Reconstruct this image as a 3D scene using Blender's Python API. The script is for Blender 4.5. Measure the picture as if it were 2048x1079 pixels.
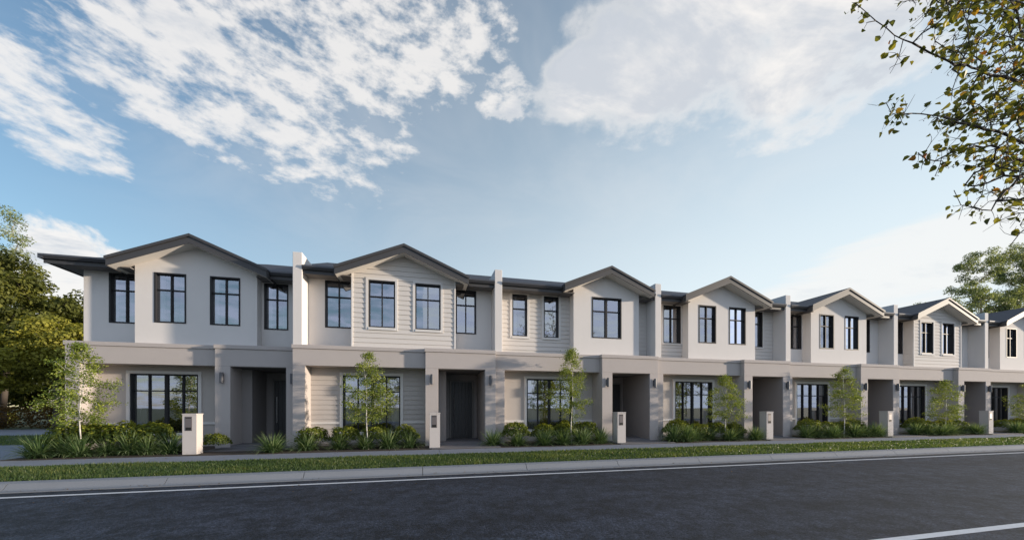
import bpy, bmesh, math, random
import numpy as np
from mathutils import Vector, Matrix
R = math.radians
sc = bpy.context.scene
for o in list(bpy.data.objects): bpy.data.objects.remove(o)
COL = sc.collection

# ------------------------------------------------------------------ camera, light, sky
YAW = R(13.53)
F = 740.0
CAM = Vector((0, -13.38, 1.36))
cd = bpy.data.cameras.new('camera'); cam = bpy.data.objects.new('camera', cd); COL.objects.link(cam)
cam.location = CAM; cam.rotation_euler = (R(90), 0, -YAW)
cd.sensor_width = 36; cd.lens = 36*F/2048; cd.shift_y = (813-539.5)/2048; cd.clip_start = .05; cd.clip_end = 3000
sc.camera = cam
SUN_AZ = R(74.7)      # from the facade normal (-Y) towards +X
SUN_EL = R(6.6)
sdir = Vector((math.sin(SUN_AZ)*math.cos(SUN_EL), -math.cos(SUN_AZ)*math.cos(SUN_EL), math.sin(SUN_EL)))
ld = bpy.data.lights.new('sun', 'SUN'); sun = bpy.data.objects.new('sun', ld); COL.objects.link(sun)
ld.energy = 4.4; ld.angle = R(1.6); ld.color = (1.0, .85, .68)
sun.rotation_euler = sdir.to_track_quat('Z', 'Y').to_euler()
sc.view_settings.view_transform = 'Standard'; sc.view_settings.look = 'None'
sc.view_settings.exposure = 0.55; sc.view_settings.gamma = 1

def pixdir(x, y):
    u = x-1024; v = 813-y
    az = math.atan2(u, F)+YAW; el = math.atan2(v, math.hypot(u, F))
    return az, el
def at(x, y, Z):
    """world point at depth Z metres along the view axis (used while measuring the photograph)"""
    X = (x-1024)/F*Z; h = (813-y)/F*Z
    return Vector((X*math.cos(YAW)+Z*math.sin(YAW), CAM.y-X*math.sin(YAW)+Z*math.cos(YAW), CAM.z+h))

world = bpy.data.worlds.new('World'); sc.world = world; world.use_nodes = True
class NT:
    def __init__(s, nt): s.nt = nt; s.n = nt.nodes; s.l = nt.links
    def node(s, t, **k):
        n = s.n.new(t)
        for a, b in k.items(): setattr(n, a, b)
        return n
    def put(s, sock, v):
        if hasattr(v, 'is_linked') or isinstance(v, bpy.types.NodeSocket): s.l.new(v, sock)
        else: sock.default_value = v
    def m(s, op, a, b=0.0, c=0.0, clamp=False):
        n = s.node('ShaderNodeMath', operation=op, use_clamp=clamp)
        s.put(n.inputs[0], a); s.put(n.inputs[1], b)
        if op in ('MULTIPLY_ADD',): s.put(n.inputs[2], c)
        return n.outputs[0]
    def smooth(s, x, a, b, lo=0., hi=1.):
        n = s.node('ShaderNodeMapRange', interpolation_type='SMOOTHSTEP')
        s.put(n.inputs['Value'], x); n.inputs['From Min'].default_value = a; n.inputs['From Max'].default_value = b
        n.inputs['To Min'].default_value = lo; n.inputs['To Max'].default_value = hi
        return n.outputs[0]
    def mix(s, f, a, b, blend='MIX'):
        n = s.node('ShaderNodeMix', data_type='RGBA', blend_type=blend)
        s.put(n.inputs[0], f); s.put(n.inputs[6], a); s.put(n.inputs[7], b)
        return n.outputs[2]
    def noise(s, vec, scale, detail=4, rough=.5, dist=0.):
        n = s.node('ShaderNodeTexNoise')
        if vec is not None: s.l.new(vec, n.inputs['Vector'])
        n.inputs['Scale'].default_value = scale; n.inputs['Detail'].default_value = detail
        n.inputs['Roughness'].default_value = rough; n.inputs['Distortion'].default_value = dist
        return n.outputs[0]
    def xyz(s, x, y, z):
        n = s.node('ShaderNodeCombineXYZ'); s.put(n.inputs[0], x); s.put(n.inputs[1], y); s.put(n.inputs[2], z)
        return n.outputs[0]
W = NT(world.node_tree); W.n.clear()
out = W.node('ShaderNodeOutputWorld'); bg = W.node('ShaderNodeBackground'); W.l.new(bg.outputs[0], out.inputs[0])
bg.inputs[1].default_value = .15
sky = W.node('ShaderNodeTexSky', sky_type='NISHITA'); sky.sun_disc = False
sky.sun_elevation = SUN_EL; sky.sun_rotation = math.pi-SUN_AZ
sky.altitude = 0; sky.air_density = 1.0; sky.dust_density = .6; sky.ozone_density = 2.0
tc = W.node('ShaderNodeTexCoord'); sp = W.node('ShaderNodeSeparateXYZ'); W.l.new(tc.outputs['Generated'], sp.inputs[0])
dx, dy, dz = sp.outputs
az = W.m('ARCTAN2', dx, dy); el = W.m('ARCSINE', dz)
dzp = W.m('ADD', W.m('MAXIMUM', dz, 0.0), .10)
cvec = W.xyz(W.m('DIVIDE', dx, dzp), W.m('DIVIDE', dy, dzp), 0.0)      # clouds lie in a flat layer
avec = W.xyz(az, W.m('MULTIPLY', el, 1.0), 0.0)
fb1 = W.noise(cvec, 2.6, 9, .58, .08)
fb2 = W.noise(cvec, .55, 4, .5, .2)
puff = W.noise(avec, 9.0, 9, .58, .3)
def mask(px, py, rx, ry, rot=0.0, soft=1.0):
    a0, e0 = pixdir(px, py)
    da = W.m('SUBTRACT', az, a0); de = W.m('SUBTRACT', el, e0)
    c, s_ = math.cos(rot), math.sin(rot)
    p = W.m('ADD', W.m('MULTIPLY', da, c/rx), W.m('MULTIPLY', de, s_/rx))
    q = W.m('ADD', W.m('MULTIPLY', da, -s_/ry), W.m('MULTIPLY', de, c/ry))
    d2 = W.m('ADD', W.m('MULTIPLY', p, p), W.m('MULTIPLY', q, q))
    return W.smooth(d2, 0.0, 1.6*soft, 1.0, 0.0)
def mx(*a):
    r = a[0]
    for b in a[1:]: r = W.m('MAXIMUM', r, b)
    return r
big = mx(mask(1440, 25, .46, .18, R(4)), mask(1200, 135, .24, .08, R(14)), mask(1700, 50, .30, .15, R(12)), mask(1620, -30, .4, .2), mask(1380, 145, .26, .06, R(10)))
left = mx(mask(440, 105, .42, .15, R(-12)), mask(330, 130, .20, .12, R(-14)), mask(520, 30, .30, .12), mask(470, 190, .22, .09, R(-25)), mask(800, 40, .22, .10), mask(720, 130, .24, .09), mask(20, 180, .16, .07, R(-20)), mask(960, 60, .10, .07), mask(1010, 190, .08, .05), mask(890, 130, .10, .06))
out_front = W.smooth(dy, -.15, .1, 1.0, 0.0)                              # general cover behind the viewer
S_ = mx(W.m('MULTIPLY', big, 1.0), W.m('MULTIPLY', out_front, .78))
fib = W.m('ADD', W.m('MULTIPLY', fb1, .72), W.m('MULTIPLY', fb2, .28))
cell = W.noise(cvec, 8.0, 7, .58, .1)
fib2 = W.m('ADD', W.m('MULTIPLY', W.m('SUBTRACT', fib, .5), 2.3), W.m('MULTIPLY', W.m('SUBTRACT', cell, .5), W.m('ADD', 1.3, W.m('MULTIPLY', left, 2.2))))
dens = W.smooth(W.m('ADD', fib2, W.m('MULTIPLY', W.m('SUBTRACT', S_, .5), 1.25)), -.10, .62)
dens = W.m('MULTIPLY', dens, W.smooth(S_, .02, .30))
lm = W.node('ShaderNodeMapping'); W.l.new(avec, lm.inputs[0]); lm.inputs['Scale'].default_value = (1.0, 2.3, 1); lm.inputs['Rotation'].default_value = (0, 0, R(9))
rows = W.m('ADD', W.m('MULTIPLY', W.noise(lm.outputs[0], 6.0, 9, .62, .15), .5), W.m('MULTIPLY', W.noise(lm.outputs[0], 17.0, 6, .6, .1), .5))
rowd = W.smooth(W.m('ADD', W.m('MULTIPLY', W.m('SUBTRACT', rows, .5), 6.0), W.m('MULTIPLY', W.m('SUBTRACT', left, .55), 1.2)), -.25, .85)
dens = W.m('MAXIMUM', dens, W.m('MULTIPLY', W.m('MULTIPLY', rowd, .88), W.smooth(left, .02, .35)))
low = mx(mask(140, 525, .12, .075), mask(70, 570, .2, .09), mask(230, 520, .07, .03))
dlow = W.smooth(W.m('ADD', W.m('MULTIPLY', W.m('SUBTRACT', puff, .5), 2.6), W.m('MULTIPLY', W.m('SUBTRACT', low, .5), 1.0)), .0, .3)
dlow = W.m('MULTIPLY', dlow, W.smooth(low, .02, .25))
st = W.node('ShaderNodeMapping'); W.l.new(avec, st.inputs[0]); st.inputs['Rotation'].default_value = (0, 0, R(-10)); st.inputs['Scale'].default_value = (1.2, 9, 1)
streak = mx(mask(1960, 490, .40, .085, R(7)), mask(1820, 520, .2, .04, R(5)))
dst = W.m('MULTIPLY', W.smooth(W.m('ADD', W.noise(st.outputs[0], 3.0, 6, .55), W.m('MULTIPLY', W.m('SUBTRACT', streak, .5), .8)), .42, .75), W.smooth(streak, .02, .5))
veil = W.m('MULTIPLY', W.smooth(W.noise(cvec, 1.7, 5, .6, .5), .35, .7), W.m('MULTIPLY', mx(mask(560, 110, .75, .30), mask(1300, 150, .8, .3)), .20))
alpha = W.m('MAXIMUM', veil, W.m('MAXIMUM', W.m('MULTIPLY', dens, .93), W.m('MAXIMUM', W.m('MULTIPLY', dlow, .9), W.m('MULTIPLY', dst, .6))))
# cloud colour: bright rims, greyer where thick
cm = W.node('ShaderNodeMapping'); W.l.new(cvec, cm.inputs[0]); cm.inputs['Rotation'].default_value = (0, 0, R(35)); cm.inputs['Scale'].default_value = (1.0, 2.2, 1)
core = W.smooth(W.m('ADD', W.m('MULTIPLY', W.noise(cm.outputs[0], 1.5, 7, .6, .4), .8), W.m('ADD', W.m('MULTIPLY', cell, .2), W.m('MULTIPLY', W.m('SUBTRACT', big, .55), .10))), .45, .60)
ccol = W.mix(W.m('MULTIPLY', core, W.smooth(alpha, .4, .9)), (4.45, 4.3, 4.15, 1), (2.95, 3.1, 3.35, 1))
ccol = W.mix(out_front, ccol, W.mix(core, (3.1, 3.6, 4.7, 1), (2.1, 2.5, 3.4, 1)))
hs = W.node('ShaderNodeHueSaturation'); W.l.new(sky.outputs[0], hs.inputs['Color']); hs.inputs['Saturation'].default_value = 1.15; hs.inputs['Value'].default_value = 1.15
SKYGAIN = 1.0
haze = W.smooth(el, 0.0, 1.3, 1.0, 0.0)
sunside = W.smooth(az, R(-58), R(58), 0.0, 1.0)
base = W.mix(W.m('ADD', W.m('MULTIPLY', haze, W.m('ADD', .07, W.m('MULTIPLY', sunside, .93))), W.smooth(el, .05, .60, .14, 0.0), clamp=True), hs.outputs[0], (3.65, 4.15, 4.4, 1))
W.l.new(W.mix(alpha, base, ccol), bg.inputs[0])

# ------------------------------------------------------------------ helpers
def tag(o, label=None, cat=None, group=None, kind=None):
    if label: o['label'] = label
    if cat: o['category'] = cat
    if group: o['group'] = group
    if kind: o['kind'] = kind
    return o
def empty(name, loc, rz=0):
    o = bpy.data.objects.new(name, None); COL.objects.link(o); o.location = loc; o.rotation_euler = (0, 0, rz)
    o.empty_display_size = .2
    return o
def linkobj(name, me, parent=None, loc=None):
    o = bpy.data.objects.new(name, me); COL.objects.link(o)
    if parent: o.parent = parent
    if loc is not None: o.location = loc
    return o
def copy_tree(o, parent=None):
    c = o.copy(); COL.objects.link(c); c.parent = parent
    for ch in o.children: copy_tree(ch, c)
    return c
class MB:
    def __init__(s): s.v = []; s.f = []
    def quad(s, *p):
        n = len(s.v); s.v += [tuple(q) for q in p]; s.f.append(tuple(range(n, n+len(p))))
    def box(s, x0, x1, y0, y1, z0, z1, skip=''):
        n = len(s.v)
        s.v += [(x0,y0,z0),(x1,y0,z0),(x1,y1,z0),(x0,y1,z0),(x0,y0,z1),(x1,y0,z1),(x1,y1,z1),(x0,y1,z1)]
        fs = dict(b=(0,3,2,1), t=(4,5,6,7), f=(0,1,5,4), r=(1,2,6,5), k=(2,3,7,6), l=(3,0,4,7))
        for k, q in fs.items():
            if k not in skip: s.f.append(tuple(n+i for i in q))
    def prism(s, poly, y0, y1):
        """polygon in XZ (counter-clockwise seen from -Y) swept from y0 to y1"""
        n = len(s.v); k = len(poly)
        s.v += [(x, y0, z) for x, z in poly]+[(x, y1, z) for x, z in poly]
        s.f.append(tuple(range(n, n+k))); s.f.append(tuple(range(n+2*k-1, n+k-1, -1)))
        for i in range(k):
            j = (i+1) % k; s.f.append((n+j, n+i, n+k+i, n+k+j))
    def prismx(s, poly, x0, x1):
        n = len(s.v); k = len(poly)
        s.v += [(x0, y, z) for y, z in poly]+[(x1, y, z) for y, z in poly]
        s.f.append(tuple(range(n+k-1, n-1, -1))); s.f.append(tuple(range(n+k, n+2*k)))
        for i in range(k):
            j = (i+1) % k; s.f.append((n+i, n+j, n+k+j, n+k+i))
    def tube(s, p0, p1, r0, r1, n=6):
        p0, p1 = Vector(p0), Vector(p1); d = (p1-p0)
        if d.length < 1e-6: return
        q = d.to_track_quat('Z', 'Y'); b = len(s.v)
        for p, r in ((p0, r0), (p1, r1)):
            for i in range(n):
                a = 2*math.pi*i/n
                s.v.append(tuple(p+q @ Vector((r*math.cos(a), r*math.sin(a), 0))))
        for i in range(n):
            j = (i+1) % n; s.f.append((b+i, b+j, b+n+j, b+n+i))
        s.f.append(tuple(range(b+2*n-1, b+n-1, -1))[::-1]); s.f.append(tuple(range(b, b+n))[::-1])
    def build(s, name, mat, parent=None, bevel=0., smooth=False, loc=None):
        me = bpy.data.meshes.new(name); me.from_pydata(s.v, [], s.f); me.update()
        bm = bmesh.new(); bm.from_mesh(me); bmesh.ops.recalc_face_normals(bm, faces=bm.faces); bm.to_mesh(me); bm.free()
        if mat: me.materials.append(mat)
        if smooth: me.shade_smooth()
        o = linkobj(name, me, parent, loc)
        if bevel:
            b = o.modifiers.new('bevel', 'BEVEL'); b.width = bevel; b.segments = 2; b.limit_method = 'ANGLE'; b.angle_limit = R(40)
        return o
def wall_grid(mb, x0, x1, z0, z1, y, ops, depth=.16):
    """front face at y with rectangular openings that have reveals going back `depth`"""
    xs = sorted({x0, x1, *[v for o in ops for v in (o[0], o[1]) if x0 < v < x1]})
    zs = sorted({z0, z1, *[v for o in ops for v in (o[2], o[3]) if z0 < v < z1]})
    for a, b in zip(xs, xs[1:]):
        for c, d in zip(zs, zs[1:]):
            mxx, mz = (a+b)/2, (c+d)/2
            if any(o[0] < mxx < o[1] and o[2] < mz < o[3] for o in ops): continue
            mb.quad((a, y, c), (b, y, c), (b, y, d), (a, y, d))
    for a, b, c, d in ops:
        a2, b2 = max(a, x0), min(b, x1)
        mb.quad((a2, y, c), (a2, y+depth, c), (a2, y+depth, d), (a2, y, d))
        mb.quad((b2, y+depth, c), (b2, y, c), (b2, y, d), (b2, y+depth, d))
        mb.quad((a2, y, c), (b2, y, c), (b2, y+depth, c), (a2, y+depth, c))
        mb.quad((a2, y+depth, d), (b2, y+depth, d), (b2, y, d), (a2, y, d))
def boards(mb, x0, x1, z0, z1, y, ops, h=.17, lap=.021):
    """lapped weatherboards, the lower edge of each one standing proud"""
    z = z0
    while z < z1-1e-4:
        t = min(z+h, z1); yt = y-lap*(1-(t-z)/h)
        iv = [(x0, x1, z, t)]
        for a, b, c, d in ops:
            nv = []
            for p, q, zz, tt in iv:
                if b <= p or a >= q or d <= zz or c >= tt: nv.append((p, q, zz, tt)); continue
                if a > p: nv.append((p, a, zz, tt))
                if b < q: nv.append((b, q, zz, tt))
                m0, m1 = max(a, p), min(b, q)
                if c > zz: nv.append((m0, m1, zz, c))
                if d < tt: nv.append((m0, m1, d, tt))
            iv = nv
        for p, q, zz, tt in iv:
            f = lambda w: y-lap*(1-(w-z)/h)
            mb.quad((p, f(zz), zz), (q, f(zz), zz), (q, f(tt), tt), (p, f(tt), tt))
            mb.quad((p, y+.01, zz), (q, y+.01, zz), (q, f(zz), zz), (p, f(zz), zz))
        z = t
def clip_rake(o, xa, za, s):
    """cut the mesh above the two rake lines z = za - s*|x-xa|"""
    bm = bmesh.new(); bm.from_mesh(o.data)
    for sg in (1, -1):
        no = Vector((sg*s, 0, 1)).normalized()
        bmesh.ops.bisect_plane(bm, geom=bm.verts[:]+bm.edges[:]+bm.faces[:], plane_co=(xa, 0, za), plane_no=no, clear_outer=True)
    bm.to_mesh(o.data); bm.free()

# ------------------------------------------------------------------ materials
def mat(name, col, rough=.7, metal=0., spec=.5, var=0., vscale=1.5, bump=0., bscale=60., fine=0.):
    m = bpy.data.materials.new(name); m.use_nodes = True; t = NT(m.node_tree)
    p = t.n['Principled BSDF']; p.inputs['Roughness'].default_value = rough; p.inputs['Metallic'].default_value = metal
    p.inputs['Specular IOR Level'].default_value = spec
    g = t.node('ShaderNodeNewGeometry')
    c = (*col, 1)
    if var or fine:
        n1 = t.noise(g.outputs['Position'], vscale, 6, .6); n2 = t.noise(g.outputs['Position'], 45, 3, .6)
        k = t.m('ADD', t.m('ADD', 1.0, t.m('MULTIPLY', t.m('SUBTRACT', n1, .5), var*2)), t.m('MULTIPLY', t.m('SUBTRACT', n2, .5), fine*2))
        mm = t.node('ShaderNodeVectorMath', operation='SCALE'); mm.inputs[0].default_value = col; t.l.new(k, mm.inputs['Scale'])
        t.l.new(mm.outputs[0], p.inputs['Base Color'])
    else: p.inputs['Base Color'].default_value = c
    if bump:
        b = t.node('ShaderNodeBump'); b.inputs['Strength'].default_value = bump; b.inputs['Distance'].default_value = .01
        t.l.new(t.noise(g.outputs['Position'], bscale, 5, .65), b.inputs['Height']); t.l.new(b.outputs[0], p.inputs['Normal'])
    return m
M = {}
M['white_render'] = mat('white_render', (.70, .665, .635), .85, spec=.25, var=.035, fine=.03, bump=.25, bscale=90)
M['taupe_render'] = mat('taupe_render', (.465, .42, .395), .85, spec=.25, var=.045, fine=.03, bump=.3, bscale=90)
M['weatherboard_paint'] = mat('weatherboard_paint', (.64, .60, .56), .8, spec=.15, var=.03, fine=.01)
M['trim_paint'] = mat('trim_paint', (.70, .67, .64), .75, spec=.2, var=.02)
M['room_render'] = mat('room_render', (.50, .455, .42), .85, spec=.25, var=.04, fine=.03, bump=.3, bscale=90)
M['room_boards'] = mat('room_boards', (.50, .46, .43), .8, spec=.15, var=.03, fine=.01)
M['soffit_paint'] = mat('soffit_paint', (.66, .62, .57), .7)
M['barge_paint'] = mat('barge_paint', (.05, .048, .049), .58, spec=.6, var=.04)
M['porch_shade_paint'] = mat('porch_shade_paint', (.27, .25, .24), .85, spec=.2, var=.04, fine=.03, bump=.2)  # render darkened for the porch interior: its shade is put into the colour
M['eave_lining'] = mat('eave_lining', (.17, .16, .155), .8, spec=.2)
M['gutter_metal'] = mat('gutter_metal', (.055, .055, .06), .35, spec=.7)
M['frame_metal'] = mat('frame_metal', (.022, .022, .024), .55, spec=.3)
M['pillar_render'] = mat('pillar_render', (.54, .50, .475), .85, spec=.2, var=.04, fine=.03, bump=.2)
M['door_paint'] = mat('door_paint', (.03, .03, .032), .45)
M['door_frame_paint'] = mat('door_frame_paint', (.16, .15, .14), .6)
M['steel'] = mat('steel', (.5, .5, .5), .3, metal=1)
M['lamp_metal'] = mat('lamp_metal', (.12, .12, .13), .5, spec=.4)
M['dark_hole'] = mat('dark_hole', (.01, .01, .01), .8)
M['letter_metal'] = mat('letter_metal', (.17, .15, .15), .45, metal=.3)
M['paving'] = mat('paving', (.13, .125, .13), .8, var=.12, fine=.1, bump=.3)
M['footpath'] = mat('footpath', (.20, .215, .25), .9, var=.12, fine=.08, vscale=.8, bump=.3)
M['kerb'] = mat('kerb', (.21, .22, .235), .9, var=.12, fine=.1, vscale=1.1, bump=.4)
M['soil'] = mat('soil', (.045, .032, .022), .95, var=.3, fine=.4, bump=1, bscale=40)
M['turf'] = mat('turf', (.055, .075, .028), .95, var=.25, fine=.3, vscale=.9)
M['line_paint'] = mat('line_paint', (.66, .66, .66), .7, var=.12, fine=.15, vscale=6)
def roof_mat():
    m = mat('roof_metal', (.036, .040, .055), .6, spec=.3); t = NT(m.node_tree); p = t.n['Principled BSDF']
    g = t.node('ShaderNodeTexCoord'); w = t.node('ShaderNodeTexWave'); w.inputs['Scale'].default_value = 2.2; w.bands_direction = 'X'
    t.l.new(g.outputs['Object'], w.inputs['Vector']); b = t.node('ShaderNodeBump'); b.inputs['Strength'].default_value = .5; b.inputs['Distance'].default_value = .02
    t.l.new(w.outputs['Fac'], b.inputs['Height']); t.l.new(b.outputs[0], p.inputs['Normal']); return m
M['roof_metal'] = roof_mat()
def glass_mat():
    m = bpy.data.materials.new('window_glass'); m.use_nodes = True; t = NT(m.node_tree); t.n.clear()
    o = t.node('ShaderNodeOutputMaterial'); d = t.node('ShaderNodeBsdfTransparent'); d.inputs[0].default_value = (.66, .68, .70, 1)
    gl = t.node('ShaderNodeBsdfGlossy'); gl.inputs['Roughness'].default_value = .015; gl.inputs[0].default_value = (.88, .89, .95, 1)
    fr = t.node('ShaderNodeFresnel'); fr.inputs[0].default_value = 1.55
    f = t.m('ADD', .42, t.m('MULTIPLY', fr.outputs[0], .58), clamp=True)
    g = t.node('ShaderNodeNewGeometry'); b = t.node('ShaderNodeBump'); b.inputs['Strength'].default_value = .05; b.inputs['Distance'].default_value = .02
    t.l.new(t.noise(g.outputs['Position'], 1.6, 1, .4), b.inputs['Height']); t.l.new(b.outputs[0], gl.inputs['Normal'])
    mx_ = t.node('ShaderNodeMixShader'); t.l.new(f, mx_.inputs[0]); t.l.new(d.outputs[0], mx_.inputs[1]); t.l.new(gl.outputs[0], mx_.inputs[2]); t.l.new(mx_.outputs[0], o.inputs[0])
    return m
M['window_glass'] = glass_mat()
def asphalt():
    m = bpy.data.materials.new('asphalt'); m.use_nodes = True; t = NT(m.node_tree); p = t.n['Principled BSDF']
    g = t.node('ShaderNodeNewGeometry'); P = g.outputs['Position']
    mp = t.node('ShaderNodeMapping'); t.l.new(P, mp.inputs[0]); mp.inputs['Scale'].default_value = (.25, 1.6, 1)
    big_ = t.noise(mp.outputs[0], .9, 5, .6); agg = t.noise(P, 55, 2, .7); ag2 = t.noise(P, 14, 4, .7)
    vo = t.node('ShaderNodeTexVoronoi'); vo.inputs['Scale'].default_value = 70; t.l.new(P, vo.inputs['Vector'])
    stone = t.smooth(vo.outputs['Distance'], .12, .38, 1., 0.)
    stone = t.m('MULTIPLY', stone, t.smooth(agg, .5, .68))
    k = t.m('ADD', t.m('MULTIPLY', t.smooth(big_, .3, .7), .022), t.m('ADD', .018, t.m('MULTIPLY', t.m('SUBTRACT', ag2, .35), .035)))
    k = t.m('ADD', k, t.m('MULTIPLY', stone, .085))
    mot = t.noise(P, 4.5, 6, .7); k = t.m('MULTIPLY', k, t.m('ADD', .35, t.m('MULTIPLY', t.smooth(mot, .33, .68), 1.0)))
    gr = t.noise(P, 32, 3, .8); k = t.m('MULTIPLY', k, t.smooth(gr, .34, .66, .25, 1.9))
    c = t.xyz(t.m('MULTIPLY', k, .70), t.m('MULTIPLY', k, .84), t.m('MULTIPLY', k, 1.2)); t.l.new(c, p.inputs['Base Color'])
    p.inputs['Roughness'].default_value = .72; p.inputs['Specular IOR Level'].default_value = .35
    b = t.node('ShaderNodeBump'); b.inputs['Strength'].default_value = .7; b.inputs['Distance'].default_value = .012
    t.l.new(t.m('ADD', agg, t.m('MULTIPLY', stone, .5)), b.inputs['Height']); t.l.new(b.outputs[0], p.inputs['Normal']); return m
M['asphalt'] = asphalt()
def leaf_mat(name, ramp, rough=.55, trans=.35):
    """ramp: list of (pos, colour), picked per leaf by the stored tone"""
    m = bpy.data.materials.new(name); m.use_nodes = True; t = NT(m.node_tree); p = t.n['Principled BSDF']
    a = t.node('ShaderNodeAttribute', attribute_name='tone'); r = t.node('ShaderNodeValToRGB'); e = r.color_ramp.elements
    while len(e) < len(ramp): e.new(.5)
    for i, (q, c) in enumerate(ramp): e[i].position = q; e[i].color = (*c, 1)
    t.l.new(a.outputs['Fac'], r.inputs[0]); t.l.new(r.outputs[0], p.inputs['Base Color']); p.inputs['Roughness'].default_value = rough
    p.inputs['Specular IOR Level'].default_value = .3
    tr = t.node('ShaderNodeBsdfTranslucent'); mm = t.mix(1.0, r.outputs[0], (1.25, 1.2, .6, 1), 'MULTIPLY'); t.l.new(mm, tr.inputs[0])
    ms = t.node('ShaderNodeMixShader'); ms.inputs[0].default_value = trans
    t.l.new(p.outputs[0], ms.inputs[1]); t.l.new(tr.outputs[0], ms.inputs[2]); t.l.new(ms.outputs[0], t.n['Material Output'].inputs[0]); return m
M['young_leaf'] = leaf_mat('young_leaf', [(0, (.085, .13, .028)), (.5, (.18, .24, .045)), (1, (.36, .39, .07))])
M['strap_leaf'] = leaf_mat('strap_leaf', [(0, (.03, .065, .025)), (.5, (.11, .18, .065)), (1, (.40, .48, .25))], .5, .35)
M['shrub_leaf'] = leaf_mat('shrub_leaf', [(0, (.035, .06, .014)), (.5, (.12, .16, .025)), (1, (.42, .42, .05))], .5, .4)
M['turf_blade'] = leaf_mat('turf_blade', [(0, (.048, .09, .034)), (.6, (.10, .15, .05)), (1, (.30, .30, .10))], .4, .5)
M['dark_leaf'] = leaf_mat('dark_leaf', [(0, (.05, .062, .016)), (.5, (.12, .135, .028)), (1, (.25, .25, .05))], .6, .4)
M['gold_leaf'] = leaf_mat('gold_leaf', [(0, (.12, .13, .02)), (.5, (.28, .27, .04)), (1, (.48, .44, .08))], .6, .35)
M['gum_leaf'] = leaf_mat('gum_leaf', [(0, (.13, .17, .085)), (.5, (.26, .31, .15)), (1, (.44, .47, .24))], .5, .45)
M['rust_leaf'] = leaf_mat('rust_leaf', [(0, (.05, .04, .012)), (.5, (.12, .07, .018)), (1, (.24, .12, .03))], .6, .3)
M['autumn_leaf'] = leaf_mat('autumn_leaf', [(0, (.05, .065, .022)), (.45, (.15, .16, .035)), (.75, (.30, .26, .045)), (.9, (.42, .20, .035)), (1, (.40, .09, .03))], .5, .5)
M['birch_bark'] = mat('birch_bark', (.66, .62, .57), .8, var=.4, vscale=9, bump=.4, bscale=30)
M['brown_bark'] = mat('brown_bark', (.075, .06, .048), .9, var=.3, vscale=5, bump=.8, bscale=20)
M['gum_bark'] = mat('gum_bark', (.36, .27, .20), .85, var=.35, vscale=2, bump=.5, bscale=8)
M['berry'] = mat('berry', (.12, .02, .015), .4)

# ------------------------------------------------------------------ ground
def sheet(name, x0, x1, y0, y1, z, m, sub=None):
    b = MB(); b.quad((x0, y0, z), (x1, y0, z), (x1, y1, z), (x0, y1, z)); o = b.build(name, m); return tag(o, kind='structure')
sheet('ground', -500, 600, -500, 500, -.16, M['turf'])
sheet('road', -120, 200, -21.4, -5.19, -.12, M['asphalt'])
# kerb and gutter profile
def kerb(name, prof, x0, x1):
    b = MB(); x = x0
    while x < x1:
        e = min(x+2.4, x1)
        b.prismx(prof, x, e-.012); x = e
    o = b.build(name, M['kerb']); return tag(o, kind='structure')
kerb('kerb', [(-4.65, -.3), (-4.65, .0), (-4.80, .0), (-4.86, -.015), (-4.93, -.095), (-4.97, -.118), (-5.19, -.108), (-5.19, -.3)], -60, 90)
kerb('far_kerb', [(-21.9, -.3), (-21.4, -.3), (-21.4, -.108), (-21.6, -.118), (-21.66, -.03), (-21.72, 0), (-21.9, 0)], -60, 90)
def line(name, y0, y1, x0, x1):
    return sheet(name, x0, x1, y0, y1, -.116, M['line_paint'])
line('road_edge_line', -5.64, -5.54, -120, 200)
line('road_centre_line', -10.42, -10.31, -120, 200)
b = MB(); b.box(-60, 90, -4.65, -2.45, -.2, -.02); tag(b.build('verge', M['turf']), kind='structure')
b = MB(); b.box(-60, 90, -33, -21.9, -.2, -.02); tag(b.build('far_verge', M['turf']), kind='structure')
b = MB(); x = -61.
while x < 90:
    b.box(x, x+1.49, -2.45, -1.30, -.2, .0); x += 1.5
tag(b.build('footpath', M['footpath'], bevel=.006), kind='structure')
b = MB(); b.box(-61, -10.44, -1.295, 3.6, -.2, -.002); tag(b.build('side_path', M['footpath']), kind='structure')
b = MB(); b.box(-61, -10.44, 3.6, 9.5, -.2, -.03); tag(b.build('side_lawn', M['turf']), kind='structure')
b = MB(); b.box(-61, -10.44, 9.5, 15.6, -.2, -.01); tag(b.build('rear_path', M['footpath']), kind='structure')
b = MB(); b.box(-10.42, 90, -1.295, 16, -.2, .012); tag(b.build('garden_bed', M['soil']), kind='structure')

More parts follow.
